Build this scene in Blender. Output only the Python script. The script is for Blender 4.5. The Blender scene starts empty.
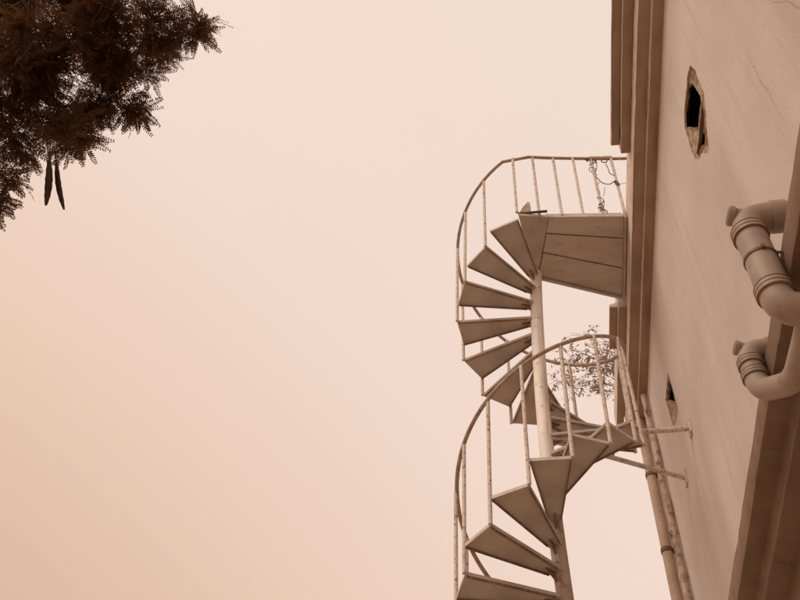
import bpy, bmesh, math, random
import numpy as np
from mathutils import Vector, Matrix
from mathutils.geometry import delaunay_2d_cdt

random.seed(7); rng = np.random.default_rng(7)
sc = bpy.context.scene
COL = sc.collection
PI = math.pi

# ------------------------------------------------------------------ camera
cam_d = bpy.data.cameras.new('camera'); cam = bpy.data.objects.new('camera', cam_d); COL.objects.link(cam)
cr = Vector((0.98910, 0.13750, 0.05258)); cu = Vector((0.07432, -0.77476, 0.62787)); cf = Vector((-0.12707, 0.61712, 0.77654))
m = Matrix((( cr.x, cu.x, -cf.x), (cr.y, cu.y, -cf.y), (cr.z, cu.z, -cf.z))).to_4x4()
m.translation = Vector((0, 0, 1.6)); cam.matrix_world = m
cam_d.sensor_width = 36; cam_d.lens = 40.78; cam_d.clip_start = 0.05; cam_d.clip_end = 2000
sc.camera = cam
# ------------------------------------------------------------------ view
sc.view_settings.view_transform = 'Standard'; sc.view_settings.look = 'None'
sc.view_settings.exposure = 0; sc.view_settings.gamma = 1; sc.view_settings.use_curve_mapping = False
# ------------------------------------------------------------------ sky: bright veiled sky, warm
SUN_EL, SUN_AZ = math.radians(46), math.radians(-132)      # azimuth from +Y towards +X
w = bpy.data.worlds.new('World'); sc.world = w; w.use_nodes = True
nt = w.node_tree; N = nt.nodes; L = nt.links
for n in list(N): N.remove(n)
def nn(t, **k):
    n = N.new(t)
    for a, b in k.items(): setattr(n, a, b)
    return n
sky = nn('ShaderNodeTexSky', sky_type='NISHITA', sun_disc=False); sky.sun_elevation = SUN_EL; sky.sun_rotation = SUN_AZ; sky.dust_density = 4.0
bw = nn('ShaderNodeRGBToBW'); L.new(sky.outputs[0], bw.inputs[0])
pw = nn('ShaderNodeMath', operation='POWER'); L.new(bw.outputs[0], pw.inputs[0]); pw.inputs[1].default_value = 0.06   # overcast veil evens the sky out
geo = nn('ShaderNodeNewGeometry')
dot = nn('ShaderNodeVectorMath', operation='DOT_PRODUCT'); L.new(geo.outputs['Incoming'], dot.inputs[0]); dot.inputs[1].default_value = (-0.752, 0.451, -0.481)
mr = nn('ShaderNodeMapRange'); L.new(dot.outputs['Value'], mr.inputs[0])
mr.inputs[1].default_value = -0.6; mr.inputs[2].default_value = 0.4; mr.inputs[3].default_value = 0; mr.inputs[4].default_value = 1
ramp = nn('ShaderNodeValToRGB'); L.new(mr.outputs[0], ramp.inputs[0]); el = ramp.color_ramp.elements
SK = [(-.6, (.62, .43, .335)), (-.457, (.70, .49, .378)), (-.283, (.807, .59, .468)), (-.055, (.871, .68, .584)), (.105, (.878, .695, .60)), (.36, (.868, .708, .612))]
el[0].position = 0; el[0].color = (*SK[0][1], 1); el[1].position = (SK[-1][0]+.6); el[1].color = (*SK[-1][1], 1)
for p_, c_ in SK[1:-1]:
    e_ = el.new(p_+.6); e_.color = (*c_, 1)
mul = nn('ShaderNodeVectorMath', operation='SCALE'); L.new(ramp.outputs[0], mul.inputs[0]); sc10 = nn('ShaderNodeMath', operation='MULTIPLY'); L.new(pw.outputs[0], sc10.inputs[0]); sc10.inputs[1].default_value = 10.0; hz = nn('ShaderNodeTexNoise'); hz.inputs['Scale'].default_value = 2.2; hz.inputs['Detail'].default_value = 4; L.new(geo.outputs['Incoming'], hz.inputs['Vector'])
hm = nn('ShaderNodeMapRange'); L.new(hz.outputs[0], hm.inputs[0]); hm.inputs[1].default_value = .3; hm.inputs[2].default_value = .7; hm.inputs[3].default_value = .988; hm.inputs[4].default_value = 1.004
h2 = nn('ShaderNodeMath', operation='MULTIPLY'); L.new(hm.outputs[0], h2.inputs[0]); L.new(sc10.outputs[0], h2.inputs[1]); L.new(h2.outputs[0], mul.inputs['Scale'])
bg = nn('ShaderNodeBackground'); L.new(mul.outputs[0], bg.inputs[0]); bg.inputs[1].default_value = 0.10
out = nn('ShaderNodeOutputWorld'); L.new(bg.outputs[0], out.inputs[0])
# ------------------------------------------------------------------ sun through thin cloud
sd = bpy.data.lights.new('sun', 'SUN'); sd.energy = 1.5; sd.angle = math.radians(40); sd.color = (1.0, 0.87, 0.74)
so = bpy.data.objects.new('sun', sd); COL.objects.link(so)
sdir = Vector((math.sin(SUN_AZ)*math.cos(SUN_EL), math.cos(SUN_AZ)*math.cos(SUN_EL), math.sin(SUN_EL)))
so.rotation_euler = sdir.to_track_quat('Z', 'Y').to_euler(); so.location = (-10, -10, 25)

# ------------------------------------------------------------------ materials
def mat(name, c1, c2=None, scale=8, lo=.4, hi=.65, rough=.8, bump=0, bscale=60, spots=None, sscale=25, slo=.62, shi=.7,
        streak=None, spec=.3, stretch=(1, 1, 1), trans=None):
    """noise mottling of c1/c2, optional rust or dirt spots, optional run-down streaks, bump"""
    M = bpy.data.materials.new(name); M.use_nodes = True
    t = M.node_tree; n = t.nodes; l = t.links; b = n['Principled BSDF']
    b.inputs['Roughness'].default_value = rough; b.inputs['Specular IOR Level'].default_value = spec
    tc = n.new('ShaderNodeTexCoord'); mp = n.new('ShaderNodeMapping'); l.new(tc.outputs['Object'], mp.inputs[0]); mp.inputs['Scale'].default_value = stretch
    def noise(s, det=6, vec=None):
        q = n.new('ShaderNodeTexNoise'); q.inputs['Scale'].default_value = s; q.inputs['Detail'].default_value = det
        l.new((vec or mp.outputs[0]), q.inputs['Vector']); return q.outputs[0]
    def rng_(src, a, b_):
        q = n.new('ShaderNodeMapRange'); l.new(src, q.inputs[0]); q.inputs[1].default_value = a; q.inputs[2].default_value = b_; return q.outputs[0]
    def mx(fac, A, B):
        q = n.new('ShaderNodeMix'); q.data_type = 'RGBA'; l.new(fac, q.inputs['Factor'])
        for key, v in (('A', A), ('B', B)):
            if isinstance(v, tuple): q.inputs[key].default_value = (*v, 1)
            else: l.new(v, q.inputs[key])
        return q.outputs['Result']
    col = mx(rng_(noise(scale), lo, hi), c1, c2 or c1)
    if streak:
        mp2 = n.new('ShaderNodeMapping'); l.new(tc.outputs['Object'], mp2.inputs[0]); mp2.inputs['Scale'].default_value = streak[1]
        col = mx(rng_(noise(1.0, 5, mp2.outputs[0]), streak[2], streak[3]), col, streak[0])
        if len(streak) > 4:
            mp3 = n.new('ShaderNodeMapping'); l.new(tc.outputs['Object'], mp3.inputs[0]); mp3.inputs['Scale'].default_value = streak[5]
            col = mx(rng_(noise(1.0, 7, mp3.outputs[0]), streak[6], streak[7]), col, streak[4])
    if spots: col = mx(rng_(noise(sscale, 8), slo, shi), col, spots)
    l.new(col, b.inputs['Base Color'])
    if trans:
        tr_ = n.new('ShaderNodeBsdfTranslucent'); tr_.inputs[0].default_value = (*trans, 1); ad = n.new('ShaderNodeAddShader')
        l.new(b.outputs[0], ad.inputs[0]); l.new(tr_.outputs[0], ad.inputs[1]); l.new(ad.outputs[0], n['Material Output'].inputs[0])
    if bump:
        bp = n.new('ShaderNodeBump'); bp.inputs['Strength'].default_value = bump; bp.inputs['Distance'].default_value = .01
        l.new(noise(bscale, 8), bp.inputs['Height']); l.new(bp.outputs[0], b.inputs['Normal'])
    return M
M_stucco = mat('stucco', (.62, .542, .490), (.515, .44, .392), .9, .35, .75, .92, .35, 45, spots=(.52, .43, .375), sscale=5, slo=.60, shi=.85,
               streak=((.47, .395, .345), (1.9, 1.9, .17), .48, .80, (.46, .375, .322), (9, 9, .55), .56, .98), spec=.15)
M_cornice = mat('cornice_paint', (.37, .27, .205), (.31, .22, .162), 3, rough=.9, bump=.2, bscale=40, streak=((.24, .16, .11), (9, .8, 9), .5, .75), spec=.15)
M_mould = mat('moulding_paint', (.25, .17, .12), (.19, .12, .08), 2.5, rough=.9, bump=.35, bscale=55, spots=(.14, .085, .055), sscale=12, slo=.6, shi=.8, spec=.15)
M_brick = mat('broken_masonry', (.44, .33, .25), (.27, .185, .13), 14, rough=.95, bump=.9, bscale=30, spec=.1)
M_room = mat('dark_room', (.035, .022, .014), rough=1, spec=.05)  # near-black base colour carries the shade of the unlit interior
M_crack = mat('crack_dirt', (.41, .33, .275), (.50, .41, .355), 30, rough=1, spec=.05)
M_paint = mat('old_cream_paint', (.66, .56, .49), (.52, .42, .35), 22, rough=.6, bump=.15, bscale=90, spots=(.17, .09, .05), sscale=38, slo=.57, shi=.69)
M_pole = mat('pole_paint', (.86, .80, .74), (.78, .70, .63), 5, rough=.6, bump=.12, bscale=60, spots=(.34, .23, .16), sscale=15, slo=.62, shi=.76, streak=((.60, .50, .43), (14, 14, 1.2), .5, .72))
M_pole2 = mat('lower_pole_paint', (.50, .41, .345), (.40, .315, .255), 7, rough=.7, bump=.2, bscale=60, spots=(.20, .12, .078), sscale=16, slo=.56, shi=.72, streak=((.30, .215, .16), (16, 16, 1.4), .5, .72))  # darker brown than the upper pole, for its lower length
M_tread = mat('tread_paint', (.48, .41, .352), (.39, .325, .275), 3.5, rough=.65, bump=.1, bscale=50, spots=(.24, .16, .11), sscale=9, slo=.62, shi=.9)
M_edge = mat('worn_edge_paint', (.60, .51, .445), (.45, .36, .30), 9, rough=.6, bump=.1, bscale=70, spots=(.28, .18, .125), sscale=26, slo=.62, shi=.74)
M_rust = mat('rusty_bar', (.17, .10, .063), (.28, .185, .125), 25, rough=.9, bump=.3, bscale=80)
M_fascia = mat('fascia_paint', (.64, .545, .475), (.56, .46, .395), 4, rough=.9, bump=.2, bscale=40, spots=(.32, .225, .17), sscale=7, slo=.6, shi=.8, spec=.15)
M_rail = mat('worn_rail_paint', (.33, .225, .16), (.44, .33, .255), 14, rough=.6, bump=.12, bscale=90, spots=(.15, .085, .05), sscale=40, slo=.58, shi=.7)
M_land = mat('landing_paint', (.51, .44, .38), (.44, .375, .32), 3, rough=.7, bump=.1, bscale=40, spots=(.18, .115, .075), sscale=5, slo=.63, shi=.84, stretch=(.8, 2.6, 1))
M_pvc = mat('plastic_pipe', (.345, .262, .208), (.285, .21, .162), 5, rough=.5, bump=.08, bscale=30, spots=(.20, .135, .095), sscale=11, slo=.58, shi=.82, spec=.3)
M_pvcd = mat('plastic_pipe_seal', (.20, .12, .075), (.26, .165, .11), 20, rough=.6)
M_clamp = mat('clamp_metal', (.11, .065, .04), (.17, .10, .065), 30, rough=.6)
M_dpipe = mat('downpipe_paint', (.47, .345, .265), (.40, .29, .215), 7, rough=.75, bump=.2, bscale=50, spots=(.26, .17, .115), sscale=12, slo=.6, shi=.78)
M_dpipe2 = mat('cement_pipe', (.55, .43, .35), (.40, .295, .225), 10, rough=.9, bump=.5, bscale=40, spots=(.17, .10, .065), sscale=9, slo=.57, shi=.68)
M_ground = mat('bare_earth', (.46, .355, .27), (.41, .31, .235), .6, rough=1, bump=.4, bscale=8, spots=(.48, .38, .30), sscale=2.5)
M_leaf = mat('leaflet', (.040, .019, .008), (.066, .035, .017), 3, rough=.6, spec=.12, trans=(.075, .033, .014))
M_bark = mat('bark', (.055, .028, .013), (.085, .047, .024), 12, rough=.95, bump=.8, bscale=30)
M_pod = mat('pod', (.030, .014, .006), (.05, .025, .012), 10, rough=.6)
M_leaf2 = mat('far_leaf', (.13, .083, .052), (.25, .175, .12), 4, rough=.6, trans=(.15, .095, .06))
M_dry = mat('dry_stem', (.14, .08, .05), (.22, .14, .09), 30, rough=.9)

# ------------------------------------------------------------------ object helpers
def link(o, parent=None):
    COL.objects.link(o)
    if parent: o.parent = parent
    return o
def meta(o, label=None, cat=None, group=None, kind=None):
    for k, v in (('label', label), ('category', cat), ('group', group), ('kind', kind)):
        if v: o[k] = v
    return o
def empty(name, loc, label, cat, group=None):
    o = bpy.data.objects.new(name, None); o.location = loc; o.empty_display_size = .2
    link(o); meta(o, label, cat, group); return o
def obj(name, bm, mt, parent=None, smooth=True, loc=None):
    """bm is in world coordinates unless loc is given; a part's mesh is made relative to its thing's base"""
    me = bpy.data.meshes.new(name); bm.normal_update(); bm.to_mesh(me); bm.free()
    me.materials.append(mt)
    if smooth:
        for p in me.polygons: p.use_smooth = True
        me.set_sharp_from_angle(angle=math.radians(38))
    o = bpy.data.objects.new(name, me)
    if loc is not None: o.location = loc
    link(o, parent)
    if parent and loc is None:
        off = Vector((0, 0, 0)); q = parent
        while q: off += q.location; q = q.parent
        me.transform(Matrix.Translation(-off))
    return o
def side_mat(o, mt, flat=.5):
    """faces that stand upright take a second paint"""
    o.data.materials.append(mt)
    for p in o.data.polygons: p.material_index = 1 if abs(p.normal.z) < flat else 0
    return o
def rounded(pts, rad, n=7):
    """polyline with its inner corners replaced by arcs"""
    P = [Vector(p) for p in pts]; out = [P[0]]
    for i in range(1, len(P)-1):
        a = (P[i-1]-P[i]); b = (P[i+1]-P[i]); r = min(rad, a.length*.48, b.length*.48)
        A = P[i]+a.normalized()*r; B = P[i]+b.normalized()*r
        for k in range(n+1):
            t = k/n; out.append((1-t)**2*A + 2*t*(1-t)*P[i] + t*t*B)
    out.append(P[-1]); return out
def tube(bm, pts, r, seg=12, cap=True):
    P = [Vector(p) for p in pts]; n = len(P); rings = []
    rs = r if isinstance(r, (list, tuple)) else [r]*n
    T = [(P[min(i+1, n-1)]-P[max(i-1, 0)]).normalized() for i in range(n)]
    ref = Vector((0, 0, 1)) if abs(T[0].z) < .9 else Vector((1, 0, 0))
    X = T[0].cross(ref).normalized()
    for i in range(n):
        X = (X - T[i]*X.dot(T[i])).normalized(); Y = T[i].cross(X)
        rings.append([bm.verts.new(P[i] + (X*math.cos(2*PI*k/seg) + Y*math.sin(2*PI*k/seg))*rs[i]) for k in range(seg)])
    for a, b in zip(rings, rings[1:]):
        for k in range(seg): bm.faces.new((a[k], a[(k+1) % seg], b[(k+1) % seg], b[k]))
    if cap:
        bm.faces.new(list(reversed(rings[0]))); bm.faces.new(rings[-1])
    return bm
def box(bm, a, b):
    x0, y0, z0 = a; x1, y1, z1 = b
    v = [bm.verts.new(p) for p in ((x0,y0,z0),(x1,y0,z0),(x1,y1,z0),(x0,y1,z0),(x0,y0,z1),(x1,y0,z1),(x1,y1,z1),(x0,y1,z1))]
    for f in ((3,2,1,0),(4,5,6,7),(0,1,5,4),(1,2,6,5),(2,3,7,6),(3,0,4,7)): bm.faces.new([v[i] for i in f])
    return bm
def prism(bm, poly, z0, z1):
    """polygon in plan, counter-clockwise, from z0 to z1"""
    a = [bm.verts.new((p[0], p[1], z0)) for p in poly]; b = [bm.verts.new((p[0], p[1], z1)) for p in poly]; n = len(poly)
    bm.faces.new(list(reversed(a))); bm.faces.new(b)
    for i in range(n): bm.faces.new((a[i], a[(i+1) % n], b[(i+1) % n], b[i]))
    return bm
def bevel(bm, r, seg=2, ang=30):
    es = [e for e in bm.edges if len(e.link_faces) == 2 and e.calc_face_angle(0) > math.radians(ang)]
    bmesh.ops.bevel(bm, geom=es, offset=r, segments=seg, profile=.6, affect='EDGES'); return bm
def nb(): return bmesh.new()

# ------------------------------------------------------------------ ground
bm = nb(); R_ = 900
vs = [bm.verts.new(p) for p in ((-R_, -R_, 0), (R_, -R_, 0), (R_, R_, 0), (-R_, R_, 0))]; bm.faces.new(vs)
meta(obj('ground', bm, M_ground, smooth=False), kind='structure')

# ------------------------------------------------------------------ building
WX = 1.46; Y0, Y1 = -7.0, 8.62; ROOF = 10.02
bld = empty('building', (WX, 0, 0), 'plastered building with two broken holes in its wall, stepped eaves and a moulded ledge', 'building')
def jag(o, n=3, amt=.02, seed=1):
    rr = random.Random(seed); res = []
    for i in range(len(o)):
        a = Vector(o[i]); b = Vector(o[(i+1) % len(o)]); res.append(a)
        for k in range(1, n):
            t = k/n + rr.uniform(-.1, .1); res.append(a.lerp(b, t) + Vector((rr.uniform(-amt, amt), rr.uniform(-amt, amt))))
    return res
H1 = [(3.22,8.29),(3.17,8.10),(3.19,7.95),(3.20,7.78),(3.30,7.68),(3.42,7.60),(3.49,7.50),(3.58,7.55),(3.66,7.70),(3.76,7.77),(3.82,7.90),(3.84,8.04),(3.80,8.20),(3.79,8.33),(3.65,8.39),(3.48,8.37),(3.33,8.35)]
H2 = [(6.60,8.40),(6.57,8.20),(6.55,7.98),(6.56,7.84),(6.70,7.87),(6.86,7.92),(6.97,8.03),(6.985,8.20),(7.02,8.43),(6.87,8.42),(6.73,8.41)]
holes = [jag(H1, 3, .011, 3), jag(H2, 3, .009, 5)]
outer = [Vector(p) for p in ((Y0, 0), (Y1, 0), (Y1, 9.452), (Y0, 9.452))]
verts = list(outer); edges = [(0,1),(1,2),(2,3),(3,0)]
for h in holes:
    b0 = len(verts); verts += h; edges += [(b0+i, b0+(i+1) % len(h)) for i in range(len(h))]
V2, E2, F2, *_ = delaunay_2d_cdt(verts, edges, [], 1, 1e-6)
def inside(p, poly):
    c = False; j = len(poly)-1
    for i in range(len(poly)):
        a, b = poly[i], poly[j]
        if (a.y > p.y) != (b.y > p.y) and p.x < (b.x-a.x)*(p.y-a.y)/(b.y-a.y)+a.x: c = not c
        j = i
    return c
bm = nb(); vv = [bm.verts.new((WX, v.x, v.y)) for v in V2]
for f in F2:
    c = sum((Vector(V2[i]) for i in f), Vector((0, 0)))/len(f)
    if any(inside(c, h) for h in holes): continue
    bm.faces.new([vv[i] for i in f])
bmesh.ops.recalc_face_normals(bm, faces=bm.faces[:])
if bm.faces[0].normal.x > 0: bmesh.ops.reverse_faces(bm, faces=bm.faces[:])
XB = 8.0
q = [bm.verts.new(p) for p in ((WX, Y0, 0), (XB, Y0, 0), (XB, Y1, 0), (WX, Y1, 0), (WX, Y0, 9.452), (XB, Y0, 9.452), (XB, Y1, 9.452), (WX, Y1, 9.452))]
for f in ((0,1,5,4), (1,2,6,5), (2,3,7,6)): bm.faces.new([q[i] for i in f])
obj('wall', bm, M_stucco, bld, smooth=False)
# broken openings: plaster spalled off, brick behind it, a smaller hole knocked through to the dark room
D1 = [(3.344,8.21),(3.333,8.084),(3.317,7.957),(3.349,7.917),(3.464,7.945),(3.575,7.946),(3.70,8.17),(3.785,8.345),(3.691,8.372),(3.56,8.37),(3.444,8.345),(3.36,8.27)]
D2 = [(6.66,8.37),(6.66,8.25),(6.66,8.14),(6.69,8.075),(6.80,8.19),(6.92,8.32),(6.97,8.39),(6.86,8.385),(6.74,8.38)]
S1 = [(3.315,7.875),(3.40,7.79),(3.49,7.73),(3.58,7.70),(3.66,7.80),(3.78,7.88),(3.79,7.93),(3.66,7.90),(3.46,7.885)]
for h, ds, lab in ((holes[0], [D1, S1], 'large ragged hole smashed through the plaster near the eaves'), (holes[1], [D2], 'smaller ragged hole above the upper stair stay')):
    rr = random.Random(len(h)); c = sum(h, Vector((0, 0)))/len(h)
    ins = [jag([Vector(p) for p in d], 3, .006, 8) for d in ds]
    rim = [c+(p-c)*.985 for p in h]
    verts = list(rim); edges = [(i, (i+1) % len(rim)) for i in range(len(rim))]
    for d in ins:
        b0 = len(verts); verts += d; edges += [(b0+i, b0+(i+1) % len(d)) for i in range(len(d))]
    for k in range(260):     # rough masonry face inside the rim
        p = Vector((c.x+rr.uniform(-.4, .4), c.y+rr.uniform(-.5, .5)))
        if inside(p, rim) and not any(inside(p, d) for d in ins): verts.append(p)
    V2, E2, F2, *_ = delaunay_2d_cdt(verts, edges, [], 1, 1e-6)
    bm = nb(); vv = []
    for v in V2:
        dist = min((v-p).length for p in h); vv.append(bm.verts.new((WX+.012+min(.024, dist*.5)+rr.uniform(-.005, .005), v.x, v.y)))
    for f in F2:
        q_ = sum((Vector(V2[i]) for i in f), Vector((0, 0)))/len(f)
        if not inside(q_, rim) or any(inside(q_, d) for d in ins): continue
        bm.faces.new([vv[i] for i in f])
    a = [bm.verts.new((WX, *p)) for p in h]; b = [bm.verts.new((WX+.014, *p)) for p in rim]
    for i in range(len(h)): bm.faces.new((a[i], a[(i+1) % len(h)], b[(i+1) % len(h)], b[i]))
    for d in ins:
        cd = sum(d, Vector((0, 0)))/len(d); prev = None
        for x, k in ((WX+.016, 1.0), (WX+.028, 1.10), (WX+.052, 1.3)):
            ringv = [bm.verts.new((x, *(cd+(p-cd)*k))) for p in d]
            if prev:
                for i in range(len(d)): bm.faces.new((prev[i], prev[(i+1) % len(d)], ringv[(i+1) % len(d)], ringv[i]))
            prev = ringv
    o = obj('broken_opening', bm, M_brick, bld, smooth=False); o['label'] = lab
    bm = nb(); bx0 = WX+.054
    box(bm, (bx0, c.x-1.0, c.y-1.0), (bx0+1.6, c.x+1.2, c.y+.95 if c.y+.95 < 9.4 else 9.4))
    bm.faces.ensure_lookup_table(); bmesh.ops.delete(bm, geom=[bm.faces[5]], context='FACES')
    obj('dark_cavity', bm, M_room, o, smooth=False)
# eaves: stepped cornice profile (x out from the wall, z), extruded along the wall
def extr(name, prof, y0, y1, mt, parent, bev=.006, wob=.0035):
    """a plaster profile run along the wall by hand: slightly uneven arrises"""
    bm = nb(); n = len(prof); m_ = max(2, int((y1-y0)/.11)); rr = random.Random(int(y0*100)+n); rings = []
    ph = [(rr.uniform(0, 6), rr.uniform(0, 6)) for _ in prof]
    for q in range(m_+1):
        y = y0+(y1-y0)*q/m_; rg = []
        for i, (x, z) in enumerate(prof):
            f = 0 if (x > WX-.01 or z in (9.98, ROOF) or (name == 'cornice' and z > 9.53)) else 1
            chip = rr.uniform(0, .006)*(rr.random() < .12)
            dx = f*(wob*.6*math.sin(y*2.3+ph[i][0])+rr.uniform(-wob, wob)*.4+chip); dz = f*(wob*.6*math.sin(y*3.1+ph[i][1])+rr.uniform(-wob, wob)*.4+chip*.5)
            rg.append(bm.verts.new((x+dx, y, z+dz)))
        rings.append(rg)
    for a, b in zip(rings, rings[1:]):
        for i in range(n): bm.faces.new((a[i], b[i], b[(i+1) % n], a[(i+1) % n]))
    bm.faces.new(rings[0]); bm.faces.new(list(reversed(rings[-1])))
    bmesh.ops.recalc_face_normals(bm, faces=bm.faces[:])
    if bev: bevel(bm, bev, 2, 40)
    o = obj(name, bm, mt, parent)
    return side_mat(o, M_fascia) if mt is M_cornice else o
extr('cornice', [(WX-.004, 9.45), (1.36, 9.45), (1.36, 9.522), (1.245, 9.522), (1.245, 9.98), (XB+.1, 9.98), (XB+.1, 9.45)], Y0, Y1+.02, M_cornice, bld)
extr('roof_edge', [(1.243, 9.735), (1.150, 9.735), (1.150, ROOF), (1.243, ROOF)], Y0, 4.80, M_cornice, bld)
extr('roof_edge', [(1.243, 9.735), (1.150, 9.735), (1.150, ROOF), (1.243, ROOF)], 6.80, Y1+.25, M_cornice, bld)
extr('roof_lip', [(1.148, 9.805), (1.060, 9.805), (1.060, 9.855), (1.148, 9.89)], Y0, 4.74, M_cornice, bld)
extr('roof_lip', [(1.148, 9.805), (1.060, 9.805), (1.060, 9.855), (1.148, 9.89)], 6.86, 7.52, M_cornice, bld)
# lower string course
extr('ledge_moulding', [(WX-.004, 4.965), (1.18, 4.965), (1.18, 4.815), (1.29, 4.815), (1.29, 4.70), (1.43, 4.70), (1.43, 4.52), (WX-.004, 4.50)], Y0, Y1-.3, M_mould, bld, .008)
# hairline cracks in the plaster: thin filled seams
def crack(pts, wd):
    rr = random.Random(int(pts[0][0]*1000)); P = []
    for a, b in zip(pts, pts[1:]):
        for k in range(5):
            t = k/5; P.append(Vector((a[0]+(b[0]-a[0])*t+rr.uniform(-.008, .008), a[1]+(b[1]-a[1])*t+rr.uniform(-.008, .008))))
    P.append(Vector(pts[-1])); bm = nb(); prev = None
    for i, p in enumerate(P):
        d = (P[min(i+1, len(P)-1)]-P[max(0, i-1)]).normalized(); nrm = Vector((-d.y, d.x)); s = wd*math.sin(PI*(i+.6)/(len(P)+.2))*rr.uniform(.6, 1.3)
        pr = [bm.verts.new((WX-.002, *(p+nrm*s))), bm.verts.new((WX-.0025, *(p-nrm*s)))]
        if prev: bm.faces.new((prev[0], prev[1], pr[1], pr[0]))
        prev = pr
    obj('crack', bm, M_crack, bld, smooth=False)
crack([(2.454,6.85),(2.464,6.77),(2.472,6.66),(2.473,6.56),(2.496,6.50),(2.479,6.38),(2.47,6.28),(2.49,6.13),(2.483,5.97)], .0018)
crack([(2.03,6.5),(1.90,6.12),(1.88,5.98),(1.80,5.7)], .0022)

# ------------------------------------------------------------------ spiral staircase
Z0 = 10.2079; RISE = .24; RO = .8466; TW = math.radians(22.76); STEP = math.radians(24)
def axis(z):
    t = (z-1.6-8.6079+2.64)/2.64; t = max(t, -1.35)
    return Vector((.1705+.0117*t+.0936*t*t*.85, 6.3075-.0037*t+.0193*t*t*.85, z))
def tz(k): return Z0-RISE*k
def ang(k): return math.radians(293.0) - STEP*k
NT = 42
sc_loc = axis(0); sc_loc.z = 0
st = empty('spiral_staircase', sc_loc, 'rusty cream painted spiral staircase climbing to a plank landing at the eaves', 'staircase')
# centre pole
bm = nb(); zs = np.linspace(6.72, 9.86, 30); tube(bm, [axis(z) for z in zs], .066, 24); obj('pole', bm, M_pole, st)
bm = nb(); zs = np.linspace(0, 6.718, 40); tube(bm, [axis(z) for z in zs], .0665, 24); o = obj('pole', bm, M_pole2, st); o['label'] = 'lower length of the pole in a darker brown'
# one tread: local frame, x outwards
def tread_bm():
    bm = nb(); xo = RO*math.cos(TW/2); yo = RO*math.sin(TW/2); n = 1
    poly = [(.05, -.055), (xo, -yo), (xo, yo), (.05, .055)]
    prism(bm, poly, 0, .030); bevel(bm, .004, 2); return bm
def gusset_bm():
    bm = nb()   # triangular stiffener below the inner end
    pr = [(.055, -.095), (.17, -.001), (.055, -.001)]
    a = [bm.verts.new((x, -.006, z)) for x, z in pr]; b = [bm.verts.new((x, .006, z)) for x, z in pr]
    bm.faces.new(a); bm.faces.new(list(reversed(b)))
    for i in range(3): bm.faces.new((a[i], b[i], b[(i+1) % 3], a[(i+1) % 3]))
    bmesh.ops.recalc_face_normals(bm, faces=bm.faces[:]); return bm
tr0 = obj('tread', tread_bm(), M_tread, st, smooth=True, loc=(0, 0, 0)); tr0.data.materials.append(M_edge)
for p in tr0.data.polygons: p.material_index = 1 if p.normal.x > .8 else 0     # paler paint on the outer end only
gu0 = obj('gusset', gusset_bm(), M_rust, tr0, loc=(0, 0, 0))
def bars_bm():
    bm = nb(); xo = RO*math.cos(TW/2)-.012; yo = RO*math.sin(TW/2)-.010      # flat bars welded below the two long edges
    for s in (-1, 1):
        a, b = Vector((.09, s*.052)), Vector((xo, s*yo)); d = (b-a).normalized(); n_ = Vector((-d.y, d.x))*s*.005
        poly = [a-n_, b-n_, b+n_, a+n_]
        prism(bm, poly if s > 0 else poly[::-1], -.016, -.001)
    bmesh.ops.recalc_face_normals(bm, faces=bm.faces[:]); return bm
eb0 = obj('edge_bar', bars_bm(), M_rust, tr0, loc=(0, 0, 0))
rj = random.Random(2)
for k in range(2, NT):
    if k == 2: t = tr0
    else:
        t = tr0.copy(); link(t, st)
        for ch in (gu0, eb0): g = ch.copy(); link(g, t)
    p = axis(tz(k)); t.location = p - sc_loc; t.rotation_euler = (rj.uniform(-.006, .006), rj.uniform(-.008, .008), ang(k)+rj.uniform(-.006, .006)+{2: .062, 3: .024, 4: .012}.get(k, 0))
# top wedge tread beside the landing
ZL = 9.84
bm = nb(); prism(bm, [(.09, 5.505), (.411, 5.563), (.264, 6.33), (.205, 6.33)], ZL, ZL+.04); bevel(bm, .004)
o = side_mat(obj('tread', bm, M_tread, st), M_edge); o['label'] = 'top wedge tread set level with the landing'
# handrail helix, height above treads
def railp(kc):   # kc: continuous step index of the boundary
    a = ang(kc); z = tz(kc)+.12+1.07
    c = axis(tz(kc)); return Vector((c.x+(RO+.004)*math.cos(a), c.y+(RO+.004)*math.sin(a), z))
pts = [Vector((1.44, 5.69, 11.12)), Vector((1.246, 5.675, 11.12)), Vector((.9, 5.63, 11.11)), Vector((.5, 5.575, 11.105)), Vector((.27, 5.535, 11.10))]
pts = rounded(pts, .3, 4)
pts += [railp(1.5+i*.125).lerp(railp(1.5+i*.125)+Vector((0, 0, .03)), max(0, 1-i/20)) for i in range(2, int((NT-2.2)/.125))]
bm = nb(); tube(bm, pts, .0185, 10); obj('handrail', bm, M_rail, st)
# balusters at the joints between treads
def bal_bm(h, r=.017):
    bm = nb(); n = 8
    tube(bm, [(0, 0, h*i/n) for i in range(n+1)], r, 10); return bm
b0 = obj('baluster', bal_bm(1.308), M_paint, st, loc=(0, 0, 0))
for k in range(2, NT-1):
    b = b0 if k == 2 else link(b0.copy(), st)
    p = railp(k+.5); b.location = Vector((p.x, p.y, p.z-1.306)) - sc_loc; b.rotation_euler = (rj.uniform(-.012, .012), rj.uniform(-.012, .012), rj.uniform(0, 6))
# landing balusters
lb0 = obj('baluster', bal_bm(1.225, .0165), M_paint, st, loc=(0, 0, 0))
for i, (x, y) in enumerate(((.075, 5.49), (.313, 5.548), (.555, 5.578), (.784, 5.612), (1.0, 5.652), (1.232, 5.672))):
    b = lb0 if i == 0 else link(lb0.copy(), st); b.location = Vector((x, y, ZL+.035)) - sc_loc; b.scale.z = 1 if i else .93; b.rotation_euler = (rj.uniform(-.008, .008), rj.uniform(-.008, .008), i)
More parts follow.
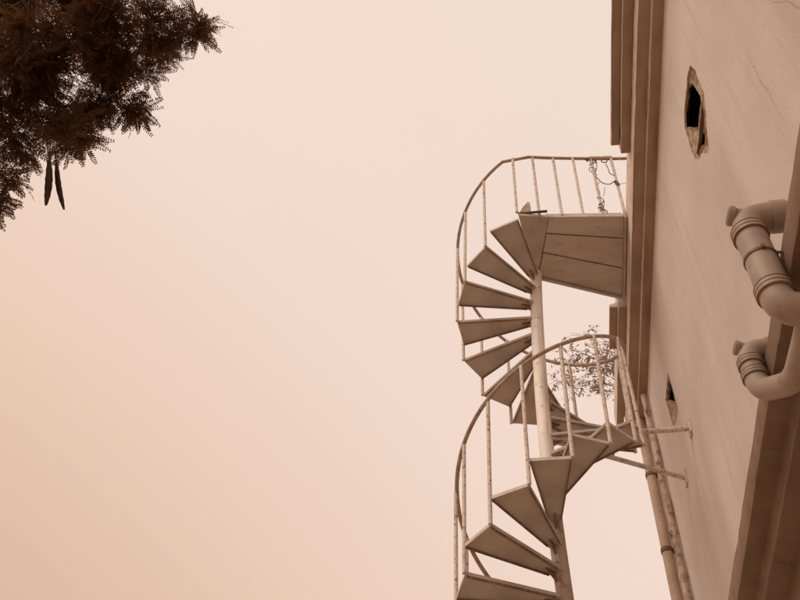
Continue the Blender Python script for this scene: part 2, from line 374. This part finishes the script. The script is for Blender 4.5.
# landing: three planks, sheet above, edge angles
A, B = Vector((.418, 5.562)), Vector((1.205, 5.634)); A3, B3 = Vector((.268, 6.355)), Vector((1.205, 6.735))
Lp = [A, Vector((.378, 5.775)), Vector((.336, 6.03)), A3]; Rp = [B, Vector((1.205, 5.925)), Vector((1.205, 6.335)), B3]
for i in range(3):
    g = .011; dn = Vector((0, g))
    bm = nb(); prism(bm, [Lp[i]+dn*(i > 0), Rp[i]+dn*(i > 0), Rp[i+1]-dn, Lp[i+1]-dn], ZL, ZL+.045); bevel(bm, .004)
    side_mat(obj('plank', bm, M_land, st), M_edge)
bm = nb(); prism(bm, [A+Vector((-.04, .012)), B+Vector((-.01, .012)), B3+Vector((-.01, -.02)), A3+Vector((-.03, -.02))], ZL+.047, ZL+.085); obj('deck_plate', bm, M_land, st, smooth=False)
bm = nb()
prism(bm, [B+Vector((.004, -.012)), B+Vector((.030, -.010)), B3+Vector((.030, .03)), B3+Vector((.004, .03))], ZL-.03, ZL+.085)
d = (B3-A3).normalized(); n2 = Vector((-d.y, d.x))
prism(bm, [A3+n2*.002, B3+n2*.002, B3+n2*.03, A3+n2*.03], ZL-.028, ZL+.083); bevel(bm, .003)
obj('landing_frame', bm, M_tread, st)
# the two stays to the wall
ZB = 7.33; pc = axis(ZB)
for (ye, r, lab) in ((6.27, .026, 'stay running square to the wall'), (6.95, .024, 'stay slanting away to the wall')):
    e = Vector((WX-.012, ye, ZB)); bm = nb(); d = (e-pc).normalized()
    tube(bm, [pc+d*.03+(e-pc)*t*.985 for t in (0, .25, .5, .75, .95)]+[e], r, 12); o = obj('wall_stay', bm, M_paint, st); o['label'] = lab
    bm = nb(); box(bm, (WX-.016, ye-.045, ZB-.085), (WX-.002, ye+.045, ZB+.085)); bevel(bm, .004)
    for s in (-1, 1): tube(bm, [(WX-.026, ye+.02*s, ZB+.06*s), (WX-.014, ye+.02*s, ZB+.06*s)], .010, 8)
    obj('stay_flange', bm, M_paint, o)

# ------------------------------------------------------------------ things on the landing
# crumpled offcut of sheet metal lying on the near corner
sm = empty('metal_scrap', (.16, 5.52, ZL+.04), 'small bent metal scrap with a raised pointed fin on the landing corner', 'scrap')
bm = nb(); box(bm, (.085, 5.500, ZL+.041), (.40, 5.530, ZL+.050)); bevel(bm, .004); obj('flat_strip', bm, M_clamp, sm)
bm = nb()
fin = [(.10, .0), (.145, .11), (.20, .205), (.215, .20), (.222, .10), (.215, 0)]
a = [bm.verts.new((x, 5.51, ZL+.050+z)) for x, z in fin]; b = [bm.verts.new((x+.008, 5.522, ZL+.050+z)) for x, z in fin]
bm.faces.new(a); bm.faces.new(list(reversed(b)))
for i in range(len(fin)): bm.faces.new((a[i], b[i], b[(i+1) % 6], a[(i+1) % 6]))
bmesh.ops.recalc_face_normals(bm, faces=bm.faces[:]); obj('fin', bm, M_rail, sm)
# dry wire and vine wrapped round the last landing balusters
vn = empty('dry_vine', (1.0, 5.652, 11.0), 'tangle of dry vine stems and wire wound on the landing rail', 'vine')
bm = nb(); rr = random.Random(11)
def coil(bm, c, h0, h1, turns, r, tr):
    n = int(turns*10); P = []
    for i in range(n+1):
        t = i/n; a = t*turns*2*PI; q = r*(1+.5*math.sin(a*.37+c[0]*9))
        P.append((c[0]+q*math.cos(a), c[1]+q*math.sin(a), h0+(h1-h0)*t+.015*math.sin(a*1.7)))
    tube(bm, P, tr, 5)
coil(bm, (1.0, 5.652), 11.13, 10.75, 4, .034, .0045); coil(bm, (1.0, 5.652), 10.6, 9.95, 3, .028, .004)
coil(bm, (1.0, 5.645), 10.2, 9.92, 2, .035, .006)
tube(bm, rounded([(1.0, 5.62, 10.68), (1.06, 5.63, 10.53), (1.14, 5.64, 10.50), (1.20, 5.65, 10.58), (1.235, 5.66, 10.62)], .06, 4), .0055, 6)
tube(bm, rounded([(1.13, 5.64, 11.1), (1.10, 5.63, 11.0), (1.16, 5.63, 10.96), (1.18, 5.64, 11.05), (1.2, 5.65, 11.1)], .05, 4), .007, 6)
tube(bm, rounded([(1.15, 5.64, 10.95), (1.17, 5.64, 10.85), (1.165, 5.65, 10.76), (1.22, 5.65, 10.7)], .05, 4), .005, 6)
tube(bm, [(1.08, 5.64, 10.46), (1.066, 5.64, 10.36), (1.045, 5.64, 10.28)], .0035, 5)
tube(bm, [(1.2, 5.66, 10.52), (1.29, 5.66, 10.535), (1.37, 5.66, 10.545)], .0025, 5)
obj('stem', bm, M_dry, vn)
bm = nb()
def leafq(bm, p, d, n, l, w_):
    p = Vector(p); d = Vector(d).normalized(); s = d.cross(Vector(n)).normalized(); up = s.cross(d)
    m0 = [p, p+d*l*.35+s*w_+up*.01, p+d*l, p+d*l*.35-s*w_+up*.01]; mid = p+d*l*.4-up*.012
    v = [bm.verts.new(q_) for q_ in m0]; c = bm.verts.new(mid)
    for i in range(4): bm.faces.new((v[i], v[(i+1) % 4], c))
for p, d, l, ww in (((.985, 5.64, 11.13), (-.4, -.1, -1), .12, .035), ((1.215, 5.65, 10.6), (0, -.1, -1), .15, .03), ((1.215, 5.65, 10.55), (.5, 0, -1), .09, .02), ((1.02, 5.64, 11.1), (.3, 0, -1), .14, .02), ((.97, 5.64, 11.07), (-1, -.3, .2), .07, .02), ((1.0, 5.63, 10.02), (-.6, 0, .5), .06, .02)):
    bm = nb(); leafq(bm, p, d, (0, -1, .2), l, ww); obj('withered_leaf', bm, M_dry, vn, smooth=False)
# loose rod lying on the rail's far end
bm = nb(); tube(bm, [(.98, 5.655, 11.156), (1.12, 5.672, 11.163), (1.245, 5.68, 11.168)], .019, 10)
meta(obj('short_pipe', bm, M_paint), 'short pale pipe lying on the landing handrail by the wall', 'pipe')

# ------------------------------------------------------------------ plastic drain pipes by the ledge
def ring(bm, c, d, r, wd):
    c = Vector(c); d = Vector(d).normalized(); ro = []
    tube(bm, [c-d*wd/2, c-d*wd/2+d*.001, c+d*wd/2-d*.001, c+d*wd/2], [r*.93, r, r, r*.93], 24)
def drain(name, label, px, py, zt, zb, r, tail, capz, clamp):
    e = empty(name, (px, py, zb), label, 'drain pipe', 'plastic drain pipes')
    P = rounded([(WX-.002, py, zt), (px, py, zt), (px, py, zb)]+tail, r*1.55, 10)
    bm = nb(); tube(bm, P, r, 28); obj('pipe', bm, M_pvc, e)
    L1 = zt-r*1.8; L2 = zb+r*1.8
    bm = nb(); ring(bm, (px+r*2.15, py, zt), (1, 0, 0), r*1.12, r*.95); obj('socket', bm, M_pvc, e)           # socket towards the wall
    for LL in (L1, L2):
        bm = nb(); ring(bm, (px, py, LL), (0, 0, 1), r*1.12, r*.62); so_ = obj('socket', bm, M_pvc, e)
        for dz in (.34, -.02, -.36): bm = nb(); ring(bm, (px, py, LL+r*dz), (0, 0, 1), r*1.15, r*.085); obj('seal', bm, M_pvcd, so_)
    bm = nb(); c = Vector((px-r*.15, py-r*.1, zt+r*.1)); d = Vector((-1, -.12, .25)).normalized()
    tube(bm, [c, c+d*r*.5], r*.58, 20); ring(bm, c+d*r*.62, d, r*.68, r*.4)
    bm2 = obj('cleanout_cap', bm, M_pvc, e)
    bm = nb(); ring(bm, c+d*r*.80, d, r*.56, r*.12); obj('cap_face', bm, M_pvcd, bm2)
    if clamp:
        bm = nb(); ring(bm, (px, py, clamp), (0, 0, 1), r*1.07, r*.24)
        box(bm, (px-.008, py-r*1.2, clamp-.010), (px+.008, py-r*1.02, clamp+.010))
        tube(bm, [(px+r*.8, py-.05, clamp-.01), (1.27, py-.05, clamp-.04)], .007, 8)
        obj('clamp', bm, M_clamp, e)
drain('drain_pipe', 'fat plastic drain pipe with clamped neck, nearer of two crossing the ledge', 1.095, 2.585, 5.27, 4.585, .072, [(1.30, 2.585, 4.585)], 0, 4.94)
drain('drain_pipe', 'short looped plastic drain pipe, farther of two, running on under the ledge', 1.112, 3.22, 5.04, 4.755, .056, [(1.20, 3.02, 4.60), (1.215, 2.75, 4.60), (1.215, 1.1, 4.58), (1.30, 1.0, 4.4), (1.30, 1.0, 0)], 0, None)

# ------------------------------------------------------------------ downpipes at the wall's far end
dp = empty('downpipe', (1.385, 8.40, 0), 'smooth painted downpipe with collars at the far corner of the wall', 'downpipe', 'downpipes on the far corner')
bm = nb(); tube(bm, [(1.385, 8.40, 9.44-i*.787) for i in range(13)], .058, 20); obj('pipe', bm, M_dpipe, dp)
for z in (8.58, 7.55, 6.3, 5.0, 3.6, 2.0):
    bm = nb(); ring(bm, (1.385, 8.40, z), (0, 0, 1), .066, .05); box(bm, (1.40, 8.38, z-.02), (WX, 8.42, z+.02)); obj('pipe_collar', bm, M_clamp if z in (8.58, 7.55) else M_dpipe, dp)
d2 = empty('downpipe', (1.412, 7.93, 0), 'thin stained cement pipe beside the smooth downpipe, knobbly with mortar', 'downpipe', 'downpipes on the far corner')
rr = random.Random(4)
bm = nb(); tube(bm, [(1.412+rr.uniform(-.005, .005), 7.93+rr.uniform(-.006, .006), 9.40-i*.2) for i in range(47)], [.036+rr.uniform(-.004, .005) for i in range(47)], 14); obj('pipe', bm, M_dpipe2, d2)
bm = nb(); tube(bm, [(1.425+rr.uniform(-.003, .003), 8.07+rr.uniform(-.006, .006), 9.44-i*.2) for i in range(47)], [.022+rr.uniform(-.003, .003) for i in range(47)], 12); obj('conduit', bm, M_dpipe2, d2)
for z in (9.1, 8.35, 7.75, 7.42, 6.9):
    bm = nb(); c = Vector((1.408, 7.925, z))
    bmesh.ops.create_icosphere(bm, subdivisions=3, radius=.042, matrix=Matrix.Translation(c))
    for v in bm.verts:
        dd = v.co-c; v.co = c+Vector((dd.x*.9, dd.y*1.0, dd.z*2.3))*(1+.22*math.sin(dd.x*70+z*9)*math.cos(dd.y*60)+.12*math.sin(dd.z*90))
    obj('mortar_lump', bm, M_dpipe2, d2)

# ------------------------------------------------------------------ trees
class Quads:
    def __init__(s): s.v = []; s.f = []; s.n = 0
    def add(s, v, f): s.v.append(v); s.f.append(f+s.n); s.n += len(v)
    def build(s, name, mt, parent):
        v = np.concatenate(s.v).astype(np.float32); f = np.concatenate(s.f).astype(np.int32)
        off = Vector((0, 0, 0)); q = parent
        while q: off += q.location; q = q.parent
        v = v - np.array(off, np.float32)
        me = bpy.data.meshes.new(name); me.vertices.add(len(v)); me.vertices.foreach_set('co', v.ravel())
        k = f.shape[1]; me.loops.add(f.size); me.loops.foreach_set('vertex_index', f.ravel())
        me.polygons.add(len(f)); me.polygons.foreach_set('loop_start', np.arange(0, f.size, k, dtype=np.int32))
        try: me.polygons.foreach_set('loop_total', np.full(len(f), k, np.int32))
        except Exception: pass
        me.update(calc_edges=True); me.validate(); me.materials.append(mt)
        o = bpy.data.objects.new(name, me); link(o, parent); return o
def feather(angles, L_, nleaf, lw, ll, seed):
    """a leaf of a few well-spread feathers on one stalk, in local axes: stalk along x, flat in xy, drooping in z"""
    v = []; f = []; rr = random.Random(seed)
    def quad(a, b, c, d): f.append([len(v), len(v)+1, len(v)+2, len(v)+3]); v.extend([a, b, c, d])
    def strip(p, q_, w_):
        d = q_-p; s = np.array([-d[1], d[0], 0]); s = s/np.linalg.norm(s)*w_; quad(p-s, p+s, q_+s, q_-s)
    st_ = np.array([.035, 0, -.002]); strip(np.zeros(3), st_, .0018)
    for an in angles:
        a = math.radians(an+rr.uniform(-7, 7)); d = np.array([math.cos(a), math.sin(a), rr.uniform(-.25, .05)]); d /= np.linalg.norm(d); e = np.array([-d[1], d[0], 0]); e /= np.linalg.norm(e)
        pl = L_*rr.uniform(.75, 1.1); curve = rr.uniform(-.12, .12); prev = st_
        for j in range(nleaf):
            t = (j+.9)/nleaf; c = st_+d*pl*t+e*curve*pl*t*t+np.array([0, 0, -.22*pl*t*t])
            if j % 3 == 2: strip(prev, c, .0013*(1.1-.6*t)); prev = c
            l_ = ll*(.35+.75*math.sin(PI*min(1, .12+.86*t))**.7)*rr.uniform(.85, 1.1)
            for s2 in (-1, 1):
                if rr.random() < .04: continue
                g = e*s2*.86+d*(.42+rr.uniform(-.1, .1))+np.array([0, 0, rr.uniform(-.25, .12)]); hh = d*lw*.5; tip = c+g*l_
                quad(c, c+g*l_*.55-hh, tip, c+g*l_*.45+hh)
        strip(prev, c+d*.004, .0008)
    return np.array(v), np.array(f)
def place(Q, tpl, p, d, up, s):
    d = d/np.linalg.norm(d); y = np.cross(up, d); y /= np.linalg.norm(y); z = np.cross(d, y)
    M_ = np.stack([d, y, z]); Q.add(tpl[0]@M_*s+p, tpl[1])

tree = empty('flame_tree', (-5.6, 1.2, 0), 'dark feathery leaved tree with hanging seed pods in the upper left corner', 'tree')
TB = np.array([-5.6, 1.2, 0.])
blobs = [(-2.81,1.90,6.55,.53,60),(-2.43,1.91,6.74,.46,58),(-2.10,1.94,6.88,.33,34),(-1.90,1.95,6.95,.19,12),(-2.66,2.22,6.50,.36,36),(-2.40,2.14,6.67,.28,24),(-2.29,2.27,6.66,.13,7),
         (-2.94,2.32,6.32,.25,22),(-3.08,2.36,6.18,.12,8),(-2.83,2.30,6.30,.10,5),(-2.50,2.26,6.52,.10,5),(-2.20,2.16,6.74,.12,5),(-3.02,2.12,6.45,.28,22),(-2.60,2.24,6.22,.12,8),(-2.52,2.24,6.28,.10,6),(-2.72,2.20,6.30,.16,9),(-3.02,2.44,6.14,.13,6),(-2.36,2.0,6.72,.30,26),(-2.75,2.0,6.55,.35,30),(-1.93,2.08,6.90,.15,7),(-2.62,2.34,6.48,.12,6),(-3.04,2.53,6.15,.08,4),(-1.82,1.92,7.02,.08,4),(-2.06,2.06,6.86,.17,9),
         (-3.42,1.69,6.23,.80,70),(-2.55,1.15,7.0,.85,80),(-3.26,.70,6.59,1.2,120),(-2.05,1.40,7.14,.45,26),(-3.36,2.40,5.98,.30,18),
         (-3.3,1.9,7.5,.75,80),(-2.75,1.75,7.45,.45,50),(-4.4,2.0,6.4,1.1,90),(-5.3,.2,7.0,1.3,110),(-6.6,1.8,6.6,1.3,90),(-5.2,2.9,6.2,1.0,70),(-4.6,-.8,6.6,1.1,80)]
tpl = [feather(a_, l_, n_, .0098, .0235, k_) for k_, (a_, l_, n_) in enumerate((((0,), .17, 13), ((-28, 26), .16, 13), ((-48, 2, 45), .165, 13), ((-60, -20, 22, 58), .15, 12), ((8,), .15, 12), ((-35, 0, 40), .15, 12), ((-30, 35), .175, 14)))]
Q = Quads(); crownc = np.array([-4.2, 1.0, 6.9]); twigs = nb()
hub = np.array([-5.0, .9, 6.7])
bmL = nb()
# trunk and limbs
bmT = nb(); tp = [(-5.6, 1.2, -.05), (-5.55, 1.2, .5), (-5.45, 1.15, 2), (-5.3, 1.2, 3.6), (-5.1, 1.05, 5.2), (-5.0, .9, 6.7)]
tube(bmT, tp, [.30, .23, .20, .17, .14, .10], 16); obj('trunk', bmT, M_bark, tree)
boughs = []
for tgt, bend_ in (((-3.1, 1.75, 6.75), (.1, -.2, .25)), ((-3.2, .7, 6.75), (0, -.2, .3)), ((-3.6, 2.3, 6.25), (-.1, .3, .1)), ((-5.0, 2.6, 6.5), (-.2, .2, .2)), ((-6.3, 1.6, 6.9), (-.1, .1, .3)), ((-4.7, -.5, 6.9), (-.2, -.1, .2)), ((-3.3, 1.7, 7.4), (.1, .1, .5))):
    tgt = np.array(tgt); md = (hub+tgt)/2+np.array(bend_); h0 = hub+np.array([0, 0, -rng.uniform(0, .9)])
    P = [(1-t)**2*h0+2*t*(1-t)*md+t*t*tgt+rng.normal(0, .03, 3)*(0 < t < 1) for t in np.linspace(0, 1, 9)]
    tube(bmL, P, list(np.linspace(.075, .022, 9)), 8); boughs += P[3:]
for b in blobs:
    c = np.array(b[:3]); r = b[3]
    st0 = min(boughs, key=lambda q_: np.linalg.norm(q_-c))
    mid = st0*.45+c*.55+np.array([0, 0, .06])+rng.normal(0, .07, 3)
    if r > .2:
        P = [st0+(mid-st0)*t for t in (0, .33, .66)]+[mid+(c-mid)*t for t in (0, .3, .55, .8)]
        P = [p+rng.normal(0, .025, 3)*(0 < i < len(P)-1) for i, p in enumerate(P)]
        kk = min(1, .25+r*.9); tube(bmL, P, [q_*kk for q_ in (.024, .021, .018, .014, .010, .006, .003)], 7)
    nb_tw = max(1, b[4]//7); tips = []
    for t in range(nb_tw):
        d = rng.normal(0, 1, 3); d /= np.linalg.norm(d); d += .5*(c-crownc)/np.linalg.norm(c-crownc); d /= np.linalg.norm(d)
        e = c+d*r*rng.uniform(.30, .80)*(.9 if r > .4 else .72); s0 = c+(mid-c)*rng.uniform(0, .25)*min(1, r*2)
        m_ = (s0+e)/2+rng.normal(0, .03*r*2, 3); tube(bmL, [s0, m_, e], [.0065, .0045, .0018], 5); tips.append((s0, m_, e))
    for i in range(int(b[4]*(3.9 if b[3] > .4 else 2.6))):
        s0, m_, e = tips[i % nb_tw]; t = rng.uniform(.5, 1.0); p = (1-t)**2*s0+2*t*(1-t)*m_+t*t*e
        d = (p-c)/r + rng.normal(0, .55, 3) + np.array([0, 0, -.25]); up = np.array([0, 0, 1.])+rng.normal(0, .45, 3)
        lim = 1.12 if r > .2 else 1.05
        place(Q, tpl[i % 7], p, d, up, rng.uniform(.75, 1.1)*lim)
obj('limb', bmL, M_bark, tree)
# fronds hanging from the lowest visible twig
for p, d in (((-3.02,2.50,6.16),(.55,.3,-.45)),((-3.03,2.53,6.12),(.05,.55,-.8)),((-2.98,2.45,6.22),(.9,.2,-.1)),((-3.1,2.55,6.1),(.2,.5,-.7)),((-2.60,2.30,6.50),(.6,.5,-.5)),((-2.28,2.25,6.66),(.7,.45,-.35)),((-2.3,2.28,6.63),(.4,.6,-.6)),((-2.64,2.38,6.42),(.3,.5,-.8))):
    for k in range(4): place(Q, tpl[k], np.array(p)+rng.normal(0, .015, 3), np.array(d)+rng.normal(0, .15, 3), np.array([0, .2, 1.])+rng.normal(0, .4, 3), 1.2)
cr_o = Q.build('crown', M_leaf, tree)
def pod(p, d, l, w_, bend):
    p = Vector(p); d = Vector(d).normalized(); s = d.cross(Vector((.2, 1, .3))).normalized(); t_ = d.cross(s); n = 14; bm = nb(); rings = []
    for i in range(n+1):
        t = i/n; ww = w_*min(1, math.sin(PI*min(1, t*.93+.05))**.5)*(1+.07*math.sin(t*34)); c = p+d*l*t+s*bend*math.sin(PI*t)
        rings.append([bm.verts.new(c+s*math.cos(a)*ww+t_*math.sin(a)*ww*.35) for a in [2*PI*k/10 for k in range(10)]])
    for a, b in zip(rings, rings[1:]):
        for k in range(10): bm.faces.new((a[k], a[(k+1) % 10], b[(k+1) % 10], b[k]))
    bm.faces.new(list(reversed(rings[0]))); bm.faces.new(rings[-1]); tube(bm, [p-d*.10, p-d*.05, p+d*.02], .004, 6)
    bmesh.ops.recalc_face_normals(bm, faces=bm.faces[:]); return bm
obj('seed_pod', pod((-2.582, 2.300, 6.02), (-.16, .72, -.53), .262, .030, .010), M_pod, tree)
obj('seed_pod', pod((-2.545, 2.318, 6.02), (.03, .80, -.50), .275, .021, -.012), M_pod, tree)

# tree behind the building, thin crown reaching past the corner
t2 = empty('slender_tree', (4.6, 13.2, 0), 'thin leaved tree seen through the stair railing behind the building corner', 'tree')
bm = nb(); tube(bm, [(4.6, 13.2, -.05), (4.5, 13.1, 3), (4.4, 13.2, 7), (4.1, 13.0, 11), (3.6, 12.6, 13.5)], [.24, .2, .16, .11, .06], 14); obj('trunk', bm, M_bark, t2)
Q2 = Quads(); bml = nb()
arms = [((3.6,12.6,13.3),(2.5,12.1,14.1),(.75,12.0,14.45)), ((3.7,12.7,13.0),(2.3,12.1,13.65),(.95,12.0,13.95)), ((3.6,12.6,13.4),(2.6,12.2,14.4),(1.25,12.0,14.95)), ((3.8,12.8,12.8),(2.5,12.0,13.4),(1.35,11.9,13.62)), ((3.6,12.6,13.4),(2.7,12.2,14.2),(1.7,12.1,14.5)), ((3.6,12.6,13.5),(3.6,12.9,14.6),(4.2,13.2,15.6)), ((3.6,12.6,13.5),(4.6,12.6,14.2),(5.6,12.9,14.6)), ((3.9,12.8,12.3),(5,13.6,13.2),(6,14.2,13.6)),((3.8,12.8,12.8),(2.5,12.1,13.5),(1.75,11.95,13.75)), ((3.6,12.6,13.3),(2.3,12.1,14.3),(.95,12.0,14.75)), ((3.6,12.6,13.3),(2.4,12.1,14.0),(1.0,12.0,14.2)), ((3.6,12.6,13.4),(2.7,12.2,14.0),(1.55,12.0,14.1)), ((3.6,12.6,13.4),(2.2,12.1,14.6),(.62,12.0,14.75)), ((3.6,12.6,13.2),(2.2,12.1,13.7),(.7,12.0,13.7)), ((3.6,12.6,13.4),(2.5,12.1,14.7),(1.0,12.0,15.25)), ((3.6,12.6,13.4),(2.0,12.1,14.3),(.42,12.0,14.5)), ((3.6,12.6,13.2),(1.9,12.1,13.9),(.5,12.0,14.0))]
def lquad(p, d, up, l, w_):
    d = d/np.linalg.norm(d); y = np.cross(up, d); y /= np.linalg.norm(y); z = np.cross(d, y)
    return np.array([p, p+d*l*.45+y*w_-z*.1*l, p+d*l-z*.25*l, p+d*l*.45-y*w_-z*.1*l]), np.array([[0, 1, 2, 3]])
for a in arms:
    a0, a1, a2 = [np.array(x) for x in a]
    P = [(1-t)**2*a0+2*t*(1-t)*a1+t*t*a2 for t in np.linspace(0, 1, 8)]; P = [p_+rng.normal(0, .05, 3)*(0 < i_ < 7) for i_, p_ in enumerate(P)]; tube(bml, P, list(np.linspace(.018, .003, 8)), 6)
    for k in range(20):
        t = rng.uniform(.35, 1.0); p = (1-t)**2*a0+2*t*(1-t)*a1+t*t*a2
        d = rng.normal(0, 1, 3)*np.array([1, 1, .35]); d /= np.linalg.norm(d); e = p+d*rng.uniform(.12, .42); tube(bml, [p, (p+e)/2+rng.normal(0, .02, 3), e], [.0042, .0034, .002], 4)
        for j in range(rng.integers(6, 13)):
            q_ = p+(e-p)*rng.uniform(.3, 1.05)+rng.normal(0, .03, 3)
            v, f = lquad(q_, d*.6+rng.normal(0, .7, 3)+np.array([0, 0, -.1]), np.array([0, 0, 1.])+rng.normal(0, .4, 3), rng.uniform(.055, .10), rng.uniform(.010, .019)); Q2.add(v, f)
obj('limb', bml, M_dry, t2); Q2.build('crown', M_leaf2, t2)
